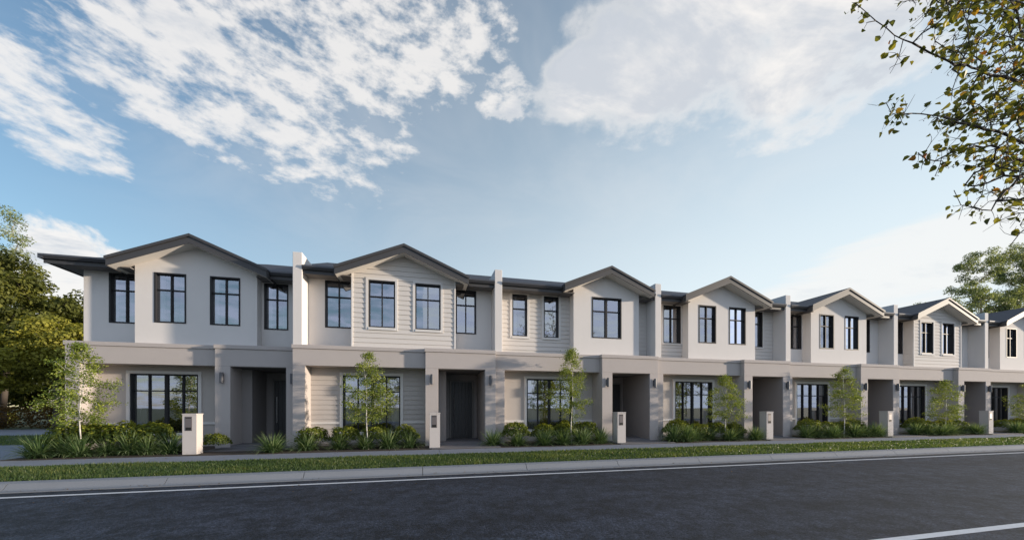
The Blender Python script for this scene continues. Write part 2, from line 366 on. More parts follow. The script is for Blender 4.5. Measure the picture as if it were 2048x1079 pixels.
# ------------------------------------------------------------------ townhouses
X2, UW = -4.13, 6.7
WR = random.Random(12)
M['dark_room'] = mat('dark_room', (.035, .034, .034), .9)
M['curtain_cloth'] = mat('curtain_cloth', (.62, .60, .57), .9)
def window(par, x0, x1, z0, z1, yw, cols, tz, double=False, name='window'):
    """frame with mullions (one mesh) and its panes as a sub-part; yw = wall face"""
    f = MB(); w = .045; y0, y1 = yw-.012, yw+.15
    f.box(x0, x0+w, y0, y1, z0, z1); f.box(x1-w, x1, y0, y1, z0, z1)
    f.box(x0+w, x1-w, y0, y1, z0, z0+w); f.box(x0+w, x1-w, y0, y1, z1-w, z1)
    n = cols
    for i in range(1, n):
        c = x0+(x1-x0)*i/n; hw = .045 if (double and i == n//2) else .019
        f.box(c-hw, c+hw, yw+.045, yw+.118, z0+w, z1-w)
    xs = [x0+w]+[x0+(x1-x0)*i/n for i in range(1, n)]+[x1-w]
    for i in range(n):
        a = xs[i]+(.046 if (double and i == n//2) else .02 if i else 0); c = xs[i+1]-(.046 if (double and i+1 == n//2) else .02 if i < n-1 else 0)
        f.box(a, c, yw+.052, yw+.114, tz-.019, tz+.019)
    o = f.build(name, M['frame_metal'], par)
    g = MB(); g.quad((x0+.01, yw+.10, z0+.01), (x1-.01, yw+.10, z0+.01), (x1-.01, yw+.10, z1-.01), (x0+.01, yw+.10, z1-.01)); g.build('pane', M['window_glass'], o)
    g = MB(); g.quad((x0-.005, yw+.157, z0-.005), (x1+.005, yw+.157, z0-.005), (x1+.005, yw+.157, z1+.005), (x0-.005, yw+.157, z1+.005)); g.build('room_backing', M['dark_room'], o)
    mode = WR.choice(['none', 'sides', 'sides', 'left', 'right', 'blind'])
    def cur(a, b_):
        c = MB(); n_ = int((b_-a)/.012); ph = WR.uniform(0, 6)
        pts = [(a+(b_-a)*i/n_, yw+.128+.013*math.sin(i*.95+ph+.6*math.sin(i*.31))) for i in range(n_+1)]
        for (xa, ya), (xb, yb_) in zip(pts, pts[1:]): c.quad((xa, ya, z0+.02), (xb, yb_, z0+.02), (xb, yb_, z1-.02), (xa, ya, z1-.02))
        c.build('curtain', M['curtain_cloth'], o)
    wd = (x1-x0)*WR.uniform(.14, .3)
    if mode in ('sides', 'left'): cur(x0+.03, x0+.03+wd)
    if mode in ('sides', 'right'): cur(x1-.03-wd, x1-.03)
    if mode == 'blind':
        c = MB(); zb = z1-(z1-z0)*WR.uniform(.15, .55); c.box(x0+.03, x1-.03, yw+.122, yw+.126, zb, z1-.02); c.build('blind', M['curtain_cloth'], o)
    return o
def trim(mb, x0, x1, z0, z1, y, w=.085, p=.03):
    mb.box(x0-w, x0, y-p, y+.02, z0-w, z1+w); mb.box(x1, x1+w, y-p, y+.02, z0-w, z1+w)
    mb.box(x0, x1, y-p, y+.02, z1, z1+w); mb.box(x0, x1, y-p-.015, y+.02, z0-w, z0)
def townhouse(k, S, label, bay='render', recess='render', room='render', plan='A', doorx=5.26):
    X0 = X2+UW*(k-2); xl = .15 if k == 1 else 0.0
    T = tag(empty('townhouse', (X0, S, 0)), label, 'townhouse', 'terrace of two storey townhouses')
    wm = {'render': M['white_render'], 'board': M['weatherboard_paint']}
    lw = xl+.37
    GW = (1.40, 3.33, .48, 2.47)
    HZ = 5.80           # soffit height
    # ---- lower storey, taupe frame round the garden room and the porch portal
    p = MB()
    p.box(xl, lw, 0, .65, 0, 2.72); p.box(xl, 4.21, 0, .65, 2.72, 3.27)
    p.build('front_frame', M['taupe_render'], T, bevel=.008)
    p = MB()
    p.box(4.21, 4.65, -.2, .65, 0, 2.70); p.box(6.31, 6.695, -.2, 1.9, 0, 2.70); p.box(4.21, 6.695, -.2, 1.9, 2.70, 3.27)
    p.build('porch_portal', M['taupe_render'], T, bevel=.008)
    p = MB()
    p.box(xl-.03, 4.21, -.03, .23, 3.272, 3.40); p.box(4.18, 6.70, -.23, .228, 3.274, 3.403)
    p.build('parapet_cap', M['taupe_render'], T, bevel=.01)
    p = MB(); p.box(6.292, 6.309, -.185, 1.82, .09, 2.698); p.build('porch_shade_panel', M['porch_shade_paint'], T)  # added dark panel on the portal's inner face, painting in the porch shade
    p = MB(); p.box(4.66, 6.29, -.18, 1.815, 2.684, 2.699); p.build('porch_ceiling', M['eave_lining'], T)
    # garden room wall and porch walls
    c = MB()
    if room == 'render': wall_grid(c, lw, 4.21, 0, 2.72, .65, [GW])
    else:
        boards(c, lw, 4.21, .08, 2.72, .65, [GW]); wall_grid(c, lw, 4.21, 0, .08, .65, []); wall_grid(c, lw, 4.21, 0, 2.72, .66, [GW])
    c.build('garden_room_wall', M['room_render'] if room == 'render' else M['room_boards'], T)
    t = MB(); trim(t, *GW, .65, .10, .04)
    t.box(lw, GW[0]-.10, .615, .66, .76, .84); t.box(GW[1]+.10, 4.21, .615, .66, .76, .84)
    t.build('window_surround', M['trim_paint'], T, bevel=.004)
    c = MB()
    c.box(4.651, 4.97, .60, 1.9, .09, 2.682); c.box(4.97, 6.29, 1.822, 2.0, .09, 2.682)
    c.build('porch_wall', M['porch_shade_paint'], T, bevel=.006)
    window(T, *GW, .65, 4, 1.90, double=True)
    s = MB(); s.box(4.60, 6.60, -.19, 1.82, .02, .09); s.box(4.40, 6.66, -1.29, -.19, .013, .035); s.build('porch_floor', M['paving'], T)
    # door
    dw = .86; d = MB(); dx_ = doorx
    d.box(dx_-.06, dx_, 1.77, 1.83, .09, 2.44); d.box(dx_+dw, dx_+dw+.06, 1.77, 1.83, .09, 2.44); d.box(dx_, dx_+dw, 1.77, 1.83, 2.38, 2.44)
    fr_ = d.build('door_frame', M['door_frame_paint'], T)
    d = MB(); n = 6
    for i in range(n):
        a = dx_+dw*i/n; d.box(a+.004, a+dw/n-.004, 1.79, 1.818, .10, 2.378)
    dr = d.build('front_door', M['door_paint'], T)
    d = MB(); d.tube((dx_+.1, 1.735, .75), (dx_+.1, 1.735, 1.75), .014, .014, 8)
    for z in (.85, 1.65): d.tube((dx_+.1, 1.735, z), (dx_+.1, 1.79, z), .009, .009, 6)
    d.build('handle', M['steel'], dr)
    # wall lamps
    for xc in (4.43, 6.50):
        l = MB(); l.box(xc-.045, xc+.045, -.222, -.2, 2.2, 2.44)
        n = 12; pr = []
        b0 = len(l.v)
        for z in (2.14, 2.49):
            for i in range(n): a = 2*math.pi*i/n; l.v.append((xc+.055*math.cos(a), -.275+.055*math.sin(a), z))
        for i in range(n): j = (i+1) % n; l.f.append((b0+i, b0+j, b0+n+j, b0+n+i))
        l.f.append(tuple(b0+i for i in range(n))[::-1]); l.f.append(tuple(b0+n+i for i in range(n)))
        l.build('wall_lamp', M['lamp_metal'], T)
    # ---- upper storey
    bx0, bx1 = (1.77, 5.26) if plan == 'A' else (3.21, 6.10)
    apx, apz, sl = ((bx0+bx1)/2-.015, 6.93, .418) if plan == 'A' else (4.62, 6.87, .418)
    e0, e1 = (1.30, 5.71) if plan == 'A' else (2.68, 6.52)
    fx = .28 if k > 1 else xl
    wz0, wz1 = 4.12, 5.76
    if plan == 'A': rops = [(.82, 1.70, wz0, wz1), (5.33, 6.10, wz0, wz1)]; bops = [(2.29, 3.18, wz0, wz1), (3.86, 4.75, wz0, wz1)]
    else: rops = [(.81, 1.42, wz0, wz1), (2.10, 2.73, wz0, wz1)]; bops = [(4.0, 5.30, wz0, wz1)]
    for seg in ((fx, bx0), (bx1, 6.695)):
        ops = [o for o in rops if seg[0] <= o[0] and o[1] <= seg[1]]
        c = MB()
        if recess == 'board':
            boards(c, seg[0], seg[1], 3.25, HZ, .65, ops); wall_grid(c, seg[0], seg[1], 3.25, HZ, .662, ops)
        else: wall_grid(c, seg[0], seg[1], 3.25, HZ, .65, ops)
        c.build('recessed_wall', wm[recess], T)
    for o in rops: window(T, *o, .65, 2 if plan == 'A' else 1, 5.21)
    c = MB(); uz = apz-.27
    if bay == 'board': boards(c, bx0, bx1, 3.25, 7.0, .25, bops)
    wall_grid(c, bx0, bx1, 3.25, 7.0, .25 if bay == 'render' else .262, bops)
    fr = c.build('bay_wall', wm[bay], T); clip_rake(fr, apx, uz, sl)
    zl, zr = uz-sl*(apx-bx0), uz-sl*(bx1-apx)
    c = MB()
    if bay == 'render':
        c.quad((bx0, .65, 3.25), (bx0, .25, 3.25), (bx0, .25, zl), (bx0, .65, zl)); c.build('bay_cheek', wm[bay], T); c = MB(); c.quad((bx1, .25, 3.25), (bx1, .65, 3.25), (bx1, .65, zr), (bx1, .25, zr))
        c.build('bay_cheek', wm[bay], T)
    else:
        for xx, sg in ((bx0, -1), (bx1, 1)):
            c = MB(); z = 3.25
            while z < min(zl, zr)-.01:
                z1_ = min(z+.17, min(zl, zr)); q = [(xx+sg*.022, .65, z), (xx+sg*.022, .25, z), (xx, .25, z1_), (xx, .65, z1_)]
                c.quad(*(q if sg < 0 else q[::-1])); z = z1_
            c.build('bay_cheek', wm[bay], T)
        c = MB(); c.box(bx0-.03, bx0+.025, .215, .27, 3.25, zl); c.build('corner_trim', M['trim_paint'], T, bevel=.004)
        c = MB(); c.box(bx1-.025, bx1+.03, .215, .27, 3.25, zr); c.build('corner_trim', M['trim_paint'], T, bevel=.004)
        for o in bops: c = MB(); trim(c, *o, .25, .085, .035); c.build('window_trim', M['trim_paint'], T, bevel=.004)
    if recess == 'board':
        for o in rops: c = MB(); trim(c, *o, .65, .06 if plan == 'A' else .085, .035); c.build('window_trim', M['trim_paint'], T)
    for o in bops: window(T, *o, .25, 2, 5.21, double=plan != 'A')
    # gable roof over the bay
    def zt(x): return apz-sl*abs(x-apx)
    yb = 3.2
    c = MB(); c.prism([(e0, zt(e0)-.27), (e0+.001, zt(e0)-.235), (apx, apz-.235), (e1-.001, zt(e1)-.235), (e1, zt(e1)-.27), (apx, apz-.27)][::-1], -.17, yb)
    c.build('gable_soffit', M['soffit_paint'], T)
    c = MB(); c.prism([(e0-.03, zt(e0-.03)-.05), (e0-.03, zt(e0-.03)), (apx, apz), (e1+.03, zt(e1+.03)), (e1+.03, zt(e1+.03)-.05), (apx, apz-.05)][::-1], -.215, yb)
    rf = c.build('gable_roof', M['roof_metal'], T)
    c = MB()
    c.prism([(e0, zt(e0)-.285), (e0, zt(e0)-.052), (apx, apz-.052), (apx, apz-.285)][::-1], -.20, -.172)
    c.prism([(apx, apz-.285), (apx, apz-.052), (e1, zt(e1)-.052), (e1, zt(e1)-.285)][::-1], -.20, -.172)
    c.build('barge_board', M['barge_paint'], T)
    c = MB()
    c.prism([(e0-.03, zt(e0-.03)-.075), (e0-.03, zt(e0-.03)+.012), (apx, apz+.012), (apx, apz-.075)][::-1], -.235, -.217)
    c.prism([(apx, apz-.075), (apx, apz+.012), (e1+.03, zt(e1+.03)+.012), (e1+.03, zt(e1+.03)-.075)][::-1], -.235, -.217)
    c.prism([(apx-.09, apz-.035), (apx, apz+.018), (apx+.09, apz-.035), (apx, apz-.02)][::-1], -.216, yb-.4)
    c.build('ridge_flashing', M['barge_paint'], T)
    # side eaves of the bay roof: fascia and gutter running back to the main gutter
    c = MB(); c.box(e0-.02, e0+.012, -.168, .6, zt(e0)-.29, zt(e0)-.055); c.build('bay_fascia', M['barge_paint'], T); c = MB(); c.box(e1-.012, e1+.02, -.168, .6, zt(e1)-.29, zt(e1)-.055)
    c.build('bay_fascia', M['barge_paint'], T)
    # main roof
    ey, ez, ps, ry = .03, 5.97, .40, 4.5
    rz = ez+ps*(ry-ey); x0 = -.42 if k == 1 else 0.
    by = 9.2
    c = MB()
    zz = lambda y: ez+ps*(y-ey)
    fp = [(e0+.05, ey), (e0+.05, .7), (e1-.05, .7), (e1-.05, ey), (6.698, ey), (6.698, ry)]
    if k == 1:
        hx = x0+(ry-ey)
        c.quad(*[(x, y, zz(y)) for x, y in [(x0, ey)]+fp+[(hx, ry)]])
        c.quad((6.698, by, ez), (x0, by, ez), (hx, ry, rz), (6.698, ry, rz)); c.quad((x0, by, ez), (x0, ey, ez), (hx, ry, rz))
    else:
        c.quad(*[(x, y, zz(y)) for x, y in [(.002, ey)]+fp+[(.002, ry)]])
        c.quad((6.698, by, ez), (.002, by, ez), (.002, ry, rz), (6.698, ry, rz)); c.quad((.002, by, ez), (.002, ey, ez), (.002, ry, rz))
    c.quad((6.698, ey, ez), (6.698, by, ez), (6.698, ry, rz))
    c.build('roof', M['roof_metal'], T)
    segs = [((x0 if k == 1 else fx), e0-.02), (e1+.02, 6.698)]
    c = MB(); g = MB(); so = MB()
    for a, b_ in segs:
        if b_-a < .05: continue
        c = MB(); g = MB(); c.box(a, b_, .07, .10, HZ-.05, ez+.005)
        g.prismx([(-.035, ez+.035), (-.045, ez-.02), (.0, ez-.10), (.068, ez-.10), (.068, ez+.0), (.055, ez+.0), (.055, ez-.08), (.01, ez-.08), (-.02, ez-.015), (-.02, ez+.035)], a, b_)
        if k == 1 and a < 0: c.box(x0+.06, x0+.09, .102, by, HZ-.05, ez+.005); g.box(x0-.07, x0+.058, -.03, by, ez-.10, ez+.035)
        c.build('fascia', M['barge_paint'], T); g.build('gutter', M['gutter_metal'], T)
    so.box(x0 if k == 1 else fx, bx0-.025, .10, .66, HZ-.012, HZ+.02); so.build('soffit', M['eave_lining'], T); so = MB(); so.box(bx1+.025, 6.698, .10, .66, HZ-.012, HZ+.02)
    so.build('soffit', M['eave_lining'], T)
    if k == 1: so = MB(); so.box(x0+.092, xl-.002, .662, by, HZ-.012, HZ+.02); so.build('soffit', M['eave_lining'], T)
    # body of the house behind the front
    c = MB(); c.box(xl+.001, 6.694, 2.01, by-.3, 0, HZ+.1); c.box(xl+.002, 6.693, .82, 2.02, 3.3, HZ+.05); c.box(xl+.002, 4.6, .82, 2.02, 0, 3.29)
    if k == 1:   # the open end wall
        c.box(xl, xl+.1, .651, .83, 3.25, HZ+.02); c.box(xl, xl+.1, .651, .83, 0, 3.26)
    c.build('wall', M['white_render'], T)
    c = MB(); c.box(xl+.003, 4.2, .2, 2.0, 3.262, 3.30); c.box(4.2, 6.69, .2, 2.0, 3.268, 3.306); c.build('balcony_roof', M['roof_metal'], T)
    if k > 1:
        c = MB(); c.box(.0, .28, .012, 1.9, 3.275, 6.42); c.build('party_wall', M['white_render'], T, bevel=.012)
    else:
        pass
    return T
townhouse(1, .86, 'smooth rendered end townhouse with a hipped eave beside the trees on the left')
townhouse(2, 0, 'townhouse with a weatherboard gable and two framed windows, next to the end house', bay='board', room='board', doorx=5.24)
townhouse(3, 0, 'townhouse with one wide window in a rendered gable and two narrow windows in weatherboards', bay='render', recess='board', room='render', plan='B')
townhouse(4, 0, 'townhouse with a two window rendered gable between weatherboard recesses', bay='render', recess='board', room='render')
townhouse(5, 0, 'all rendered townhouse between the weatherboard gable and the house with weatherboard recesses', bay='render', recess='render', room='render')
townhouse(6, 0, 'smaller looking weatherboard gable townhouse second from the right end of the row', bay='board', recess='render', room='board')
townhouse(7, 0, 'townhouse cut by the right edge of the photo below the tall gum trees', bay='render', recess='render', room='render')

# ------------------------------------------------------------------ letterbox pillars
names = ['by the first porch at the open end, showing its lit right side', 'before the second porch beside the weatherboard room wall', 'before the third porch from the left', 'before the fourth porch from the left', 'before the fifth porch from the left', 'at the sixth porch, farthest along the path']
w_, d_, h_ = .335, .33, 1.17
L0 = tag(empty('letterbox_pillar', (0, 0, 0)), '', 'letterbox', 'rendered letterbox pillars along the footpath')
c = MB()
c.box(0, w_, .012, d_, 0, h_-.03); wall_grid(c, 0, w_, 0, h_-.03, 0, [(.06, .235, .68, 1.09)], .011); c.build('pillar', M['pillar_render'], L0, bevel=.0)
c = MB(); c.box(-.012, w_+.012, -.012, d_+.012, h_-.029, h_); c.build('cap', M['pillar_render'], L0, bevel=.005)
c = MB(); c.box(.063, .232, -.006, .011, .685, 1.085); pl = c.build('letter_plate', M['letter_metal'], L0, bevel=.003)
c = MB(); c.box(.08, .215, -.008, -.004, 1.035, 1.06); c.box(.08, .215, -.008, -.004, .70, .78); c.build('slot', M['dark_hole'], pl)
xs = [-6.62, .21, 6.98, 13.76, 20.56, 27.4]
for i, x in enumerate(xs):
    o = L0 if i == 0 else copy_tree(L0)
    o.location = (x, -1.02, .0); o['label'] = 'pale rendered letterbox pillar '+names[i]

# ------------------------------------------------------------------ foliage tools
rng = np.random.default_rng(7)
def leaf_mesh(name, pos, nrm, size, mat_, tone, aspect=.6, fold=.15):
    """one folded four-sided leaf per point; arrays"""
    n = len(pos); pos = np.asarray(pos); d = rng.normal(size=(n, 3)); nrm = np.asarray(nrm)
    nrm = nrm/np.linalg.norm(nrm, axis=1, keepdims=True)
    t = d-(d*nrm).sum(1, keepdims=True)*nrm; t /= np.linalg.norm(t, axis=1, keepdims=True)
    bt = np.cross(nrm, t); s = np.asarray(size).reshape(-1, 1)
    v = np.empty((n, 4, 3))
    v[:, 0] = pos-t*s*.5; v[:, 1] = pos+bt*s*.5*aspect+nrm*s*fold; v[:, 2] = pos+t*s*.5; v[:, 3] = pos-bt*s*.5*aspect+nrm*s*fold
    me = bpy.data.meshes.new(name); me.vertices.add(n*4); me.vertices.foreach_set('co', v.reshape(-1))
    me.loops.add(n*4); me.loops.foreach_set('vertex_index', np.arange(n*4, dtype=np.int32))
    me.polygons.add(n); me.polygons.foreach_set('loop_start', np.arange(0, n*4, 4, dtype=np.int32)); me.polygons.foreach_set('loop_total', np.full(n, 4, dtype=np.int32))
    me.update(calc_edges=True)
    a = me.attributes.new('tone', 'FLOAT', 'FACE'); a.data.foreach_set('value', np.clip(tone, 0, 1).astype(np.float32))
    me.materials.append(mat_); me.validate()
    return me
def grow(start, targets, step, bend=.0, pathw=.35, chains=()):
    """grow a branch skeleton: every target joins the nearest limb, limbs split as they go"""
    nodes = [np.array(p, float) for p in start]; par = [-1]+list(range(len(start)-1))
    plen = [0.0]
    for i in range(1, len(nodes)): plen.append(plen[-1]+np.linalg.norm(nodes[i]-nodes[i-1]))
    for ch in chains:
        p = np.array(ch[0]); j = int(np.argmin([np.linalg.norm(q-p) for q in nodes]))
        pts = [nodes[j]]+[np.array(q) for q in ch]
        for a_, b_ in zip(pts, pts[1:]):
            L = np.linalg.norm(b_-a_); n = max(1, int(L/step))
            for k in range(1, n+1):
                q = a_+(b_-a_)*k/n+rng.normal(size=3)*step*.08; nodes.append(q); par.append(j); plen.append(plen[j]+np.linalg.norm(q-nodes[j])); j = len(nodes)-1
    order = sorted(range(len(targets)), key=lambda i: min(np.linalg.norm(targets[i]-s) for s in nodes[-3:]))
    leafs = []
    for ti in order:
        T = np.array(targets[ti], float); A = np.array(nodes)
        d = np.linalg.norm(A-T, axis=1); cost = d+pathw*np.array(plen)*.3+np.maximum(0, (A[:, 2]-T[2]))*.35
        if len(start) > 2: cost[0] += 1e3
        j = int(np.argmin(cost)); L = d[j]; n = max(1, int(L/step)); cur = j; a = nodes[j].copy()
        side = rng.normal(size=3)*L*.10; side[2] += bend*L
        for k in range(1, n+1):
            f = k/n; p = a*(1-f)+T*f+side*math.sin(math.pi*f)+rng.normal(size=3)*step*.07*(k < n)
            nodes.append(p); par.append(cur); plen.append(plen[cur]+np.linalg.norm(p-nodes[cur])); cur = len(nodes)-1
        leafs.append(cur)
    return nodes, par, leafs
def branch_mesh(nodes, par, r_tip, power, rmax, sides=5):
    n = len(nodes); cnt = np.zeros(n)
    has = np.zeros(n, bool)
    for i in range(n):
        if par[i] >= 0: has[par[i]] = True
    for i in range(n): cnt[i] += (not has[i])
    for i in range(n-1, 0, -1): cnt[par[i]] += cnt[i]
    rad = np.minimum(r_tip*np.power(np.maximum(cnt, 1), power), rmax); b = MB()
    for i in range(1, n):
        j = par[i]; s = sides+2 if rad[i] > .05 else sides
        rj = min(rad[j], rad[i]*1.35)
        b.tube(nodes[j], nodes[i], rj, rad[i], s)
    return b, rad

# ------------------------------------------------------------------ young street-front trees
def young_tree(h, w, seed, n_b=70, leaves=2600, lean=0.0):
    global rng; rng = np.random.default_rng(seed)
    c0 = h*.29
    trunk = [np.array((.02*math.sin(seed*2.3)*z*z*.8+.022*math.sin(z*3+seed), .014*math.cos(z*2.3+seed), z)) for z in np.linspace(0, h*.93, 12)]
    tg = []
    while len(tg) < n_b:
        z = rng.uniform(c0, h); f = (z-c0)/(h-c0); prof = (.55+.45*math.sin(min(1, f*2.6)*math.pi/2))*(1-f**2.2)+.04
        a = rng.uniform(0, 2*math.pi); r = w/2*prof*math.sqrt(rng.uniform(.15, 1))*(1+.28*math.sin(a*2+seed*1.7+z*2.2)+.15*math.sin(z*6+seed*2+a))
        tg.append(np.array((r*math.cos(a), r*math.sin(a), z)))
    nodes, par, leafs = grow(trunk, tg, .12, bend=-.06, pathw=.2)
    bm_, rad = branch_mesh(nodes, par, .0032, .44, .038)
    # leaves sit in flat sprays around the outer nodes
    cand = [i for i in range(len(trunk), len(nodes))]
    idx = rng.choice(cand, leaves); base = np.array(nodes)[idx]
    pos = base+rng.normal(size=(leaves, 3))*np.array((.085, .085, .055))
    nr = rng.normal(size=(leaves, 3))*.8+np.array((0, 0, .8)); nr /= np.linalg.norm(nr, axis=1, keepdims=True)
    clump = np.sin(pos[:, 0]*9+seed)*np.cos(pos[:, 2]*7)*.18
    tone = rng.normal(.48, .2, leaves)+clump+.1*(pos[:, 2]/h)
    me = leaf_mesh('crown', pos, nr, rng.uniform(.036, .066, leaves), M['young_leaf'], tone, .62)
    return bm_, me
ylab = ['young tree with the widest crown and pale trunk in front of the end house pillar',
 'slim young tree with a white trunk before the window beside the weatherboard room wall',
 'tallest young tree before the wide window of the house with two narrow upper windows',
 'small young tree standing right of the fourth ground floor window',
 'bushy young tree between the fifth ground floor window and its porch',
 'low round young tree before the sixth porch',
 'young tree cut by the right edge of the photo in front of the last house']
yspec = [(-9.1, 3.05, 1.5, 1, 2900), (-1.72, 3.05, 1.45, 2, 2400), (5.25, 3.45, 1.5, 3, 2700), (11.95, 2.65, 1.35, 4, 2000), (18.3, 3.1, 1.6, 5, 2300), (24.75, 2.6, 1.65, 6, 2000), (31.1, 2.7, 1.6, 7, 1800)]
for i, (x, h, w, sd, nl) in enumerate(yspec):
    bb, me = young_tree(h, w, sd, 120 if i == 0 else 95, int(nl*2.6))
    t = tag(empty('young_tree', (x, -.8, 0), 0), ylab[i], 'tree', 'young trees in the front garden beds')
    bb.build('trunk', M['birch_bark'], t, smooth=True); linkobj('crown', me, t)

# ------------------------------------------------------------------ bed plants
def strap_clump(seed, n=430, h=.52):
    g = np.random.default_rng(seed); V = []; Fc = []; tone = []
    for i in range(n):
        a = g.uniform(0, 2*math.pi); L = h*g.uniform(.6, 1.15); th = math.radians(g.uniform(4, 68)**1.0); w = g.uniform(.005, .010)
        b0 = g.uniform(0, .16)*math.sin(th)+g.uniform(0, .05)
        dr = np.array((math.cos(a), math.sin(a), 0)); tw = g.uniform(-.8, .8)
        sd_ = np.array((-math.sin(a+tw), math.cos(a+tw), 0)); t0 = g.uniform(.1, 1); n0 = len(V); K = 4
        rr, z, an = b0, 0., th*.55
        for k in range(K+1):
            f = k/K; c = dr*rr+np.array((0, 0, z)); ww = w*(1-f**2.2)+.0008
            V += [tuple(c-sd_*ww), tuple(c+sd_*ww)]
            an += th*.28+g.uniform(0, .10); rr += math.sin(an)*L/K; z += math.cos(an)*L/K
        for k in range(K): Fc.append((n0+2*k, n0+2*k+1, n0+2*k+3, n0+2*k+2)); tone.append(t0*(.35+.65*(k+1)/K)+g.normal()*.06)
    me = bpy.data.meshes.new('strappy_plant'); me.from_pydata(V, [], Fc); me.update(); me.shade_smooth()
    at_ = me.attributes.new('tone', 'FLOAT', 'FACE'); at_.data.foreach_set('value', np.clip(tone, 0, 1).astype(np.float32)); me.materials.append(M['strap_leaf']); return me
def leafy_shrub(seed, n=1500, r=.43, h=.70):
    global rng; rng = np.random.default_rng(seed)
    d = rng.normal(size=(n, 3)); d /= np.linalg.norm(d, axis=1, keepdims=True); d[:, 2] = np.abs(d[:, 2])*1.0-.15
    lump = 1+.16*np.sin(d[:, 0]*5+seed)*np.cos(d[:, 1]*6)+.1*np.sin(d[:, 2]*9+seed)
    rad = rng.uniform(.55, 1.0, n)**.5*lump
    pos = d*rad[:, None]*np.array((r, r, h*.55))+np.array((0, 0, h*.45)); pos[:, 2] = np.maximum(pos[:, 2], .02)
    nr = d+rng.normal(size=(n, 3))*.5+np.array((0, 0, .3))
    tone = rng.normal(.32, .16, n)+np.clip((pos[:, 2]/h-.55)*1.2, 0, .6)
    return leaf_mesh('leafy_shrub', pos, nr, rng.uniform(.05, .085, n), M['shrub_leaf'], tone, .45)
SM = [strap_clump(i+10) for i in range(4)]; HM = [leafy_shrub(i+20) for i in range(3)]
ordn = ['first', 'second', 'third', 'fourth', 'fifth', 'sixth', 'seventh']
where = ['the end townhouse', 'the second townhouse', 'the third townhouse', 'the fourth townhouse', 'the fifth townhouse', 'the sixth townhouse', 'the townhouse at the right edge']
random.seed(3)
for k in range(7):
    X0 = X2+UW*(k-1)
    if k == 0: gx = [.98, 1.35, 1.8, 2.25, 2.75, 3.25, 3.75]; hx_ = [1.2, 1.8, 2.45, 3.15, 4.35]
    else: gx = [-.22, .62, 1.55, 2.3, 3.05, 3.75] if k < 3 else [.15, .75, 1.35, 2.0, 2.7, 3.35, 3.95]; hx_ = [.75, 1.75, 2.65, 3.45]
    for i, x in enumerate(gx):
        xx = X0+x+random.uniform(-.06, .06)
        if k > 0 and any(abs(xx-(q+.17)) < .3 for q in xs): xx -= .3
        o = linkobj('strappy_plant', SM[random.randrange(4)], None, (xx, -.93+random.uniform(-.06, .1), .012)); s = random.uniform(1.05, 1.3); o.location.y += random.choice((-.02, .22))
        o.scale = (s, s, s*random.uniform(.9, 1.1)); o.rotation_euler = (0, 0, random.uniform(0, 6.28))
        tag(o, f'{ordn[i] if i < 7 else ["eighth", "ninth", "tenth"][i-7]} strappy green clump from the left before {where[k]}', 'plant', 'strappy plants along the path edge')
    for i, x in enumerate(hx_):
        xx = X0+x+random.uniform(-.08, .08)
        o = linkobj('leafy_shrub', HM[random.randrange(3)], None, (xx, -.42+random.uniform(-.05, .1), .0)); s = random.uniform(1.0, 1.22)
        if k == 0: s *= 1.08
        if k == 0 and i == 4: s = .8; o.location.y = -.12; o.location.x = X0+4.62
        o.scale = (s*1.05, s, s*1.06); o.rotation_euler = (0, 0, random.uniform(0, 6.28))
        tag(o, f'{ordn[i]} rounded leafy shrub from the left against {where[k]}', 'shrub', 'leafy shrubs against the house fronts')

# ------------------------------------------------------------------ turf blades on the verge
def turf(name, x0, x1, y0, y1, n, label, seed, hh=(.03, .07), dens_near=True):
    g = np.random.default_rng(seed)
    u = g.uniform(0, 1, n); x = x0+(x1-x0)*u**(1.5 if dens_near else 1.0); y = g.uniform(y0, y1, n)
    a = g.uniform(0, 2*math.pi, n); patch = .5+.5*np.sin(x*1.7+np.sin(y*2.1)*1.3)*np.sin(y*2.7+x*.6)
    h = g.uniform(*hh, n)*(.7+.6*patch); w = .008+.0004*np.clip(x+10, 0, 60)
    dxs, dys = np.cos(a)*w, np.sin(a)*w; lx, ly = g.normal(0, .02, n), g.normal(0, .02, n)
    v = np.empty((n, 3, 3)); z0 = np.full(n, -.02)
    v[:, 0] = np.stack([x-dxs, y-dys, z0], 1); v[:, 1] = np.stack([x+dxs, y+dys, z0], 1); v[:, 2] = np.stack([x+lx, y+ly, z0+h], 1)
    me = bpy.data.meshes.new(name); me.vertices.add(n*3); me.vertices.foreach_set('co', v.reshape(-1)); me.loops.add(n*3); me.loops.foreach_set('vertex_index', np.arange(n*3, dtype=np.int32))
    me.polygons.add(n); me.polygons.foreach_set('loop_start', np.arange(0, n*3, 3, dtype=np.int32)); me.polygons.foreach_set('loop_total', np.full(n, 3, dtype=np.int32)); me.update(calc_edges=True)
    at_ = me.attributes.new('tone', 'FLOAT', 'FACE'); at_.data.foreach_set('value', np.clip(.25+.35*patch+g.normal(0, .18, n), 0, 1).astype(np.float32)); me.materials.append(M['turf_blade'])
    return tag(linkobj(name, me), label, 'grass', kind='stuff')
turf('verge_grass', -16, 62, -4.63, -2.47, 150000, 'short mown grass strip between the footpath and the kerb', 5)
turf('lawn_grass', -40, -10.8, 3.7, 9.4, 30000, 'patch of lawn left of the end house', 6, (.05, .1), False)

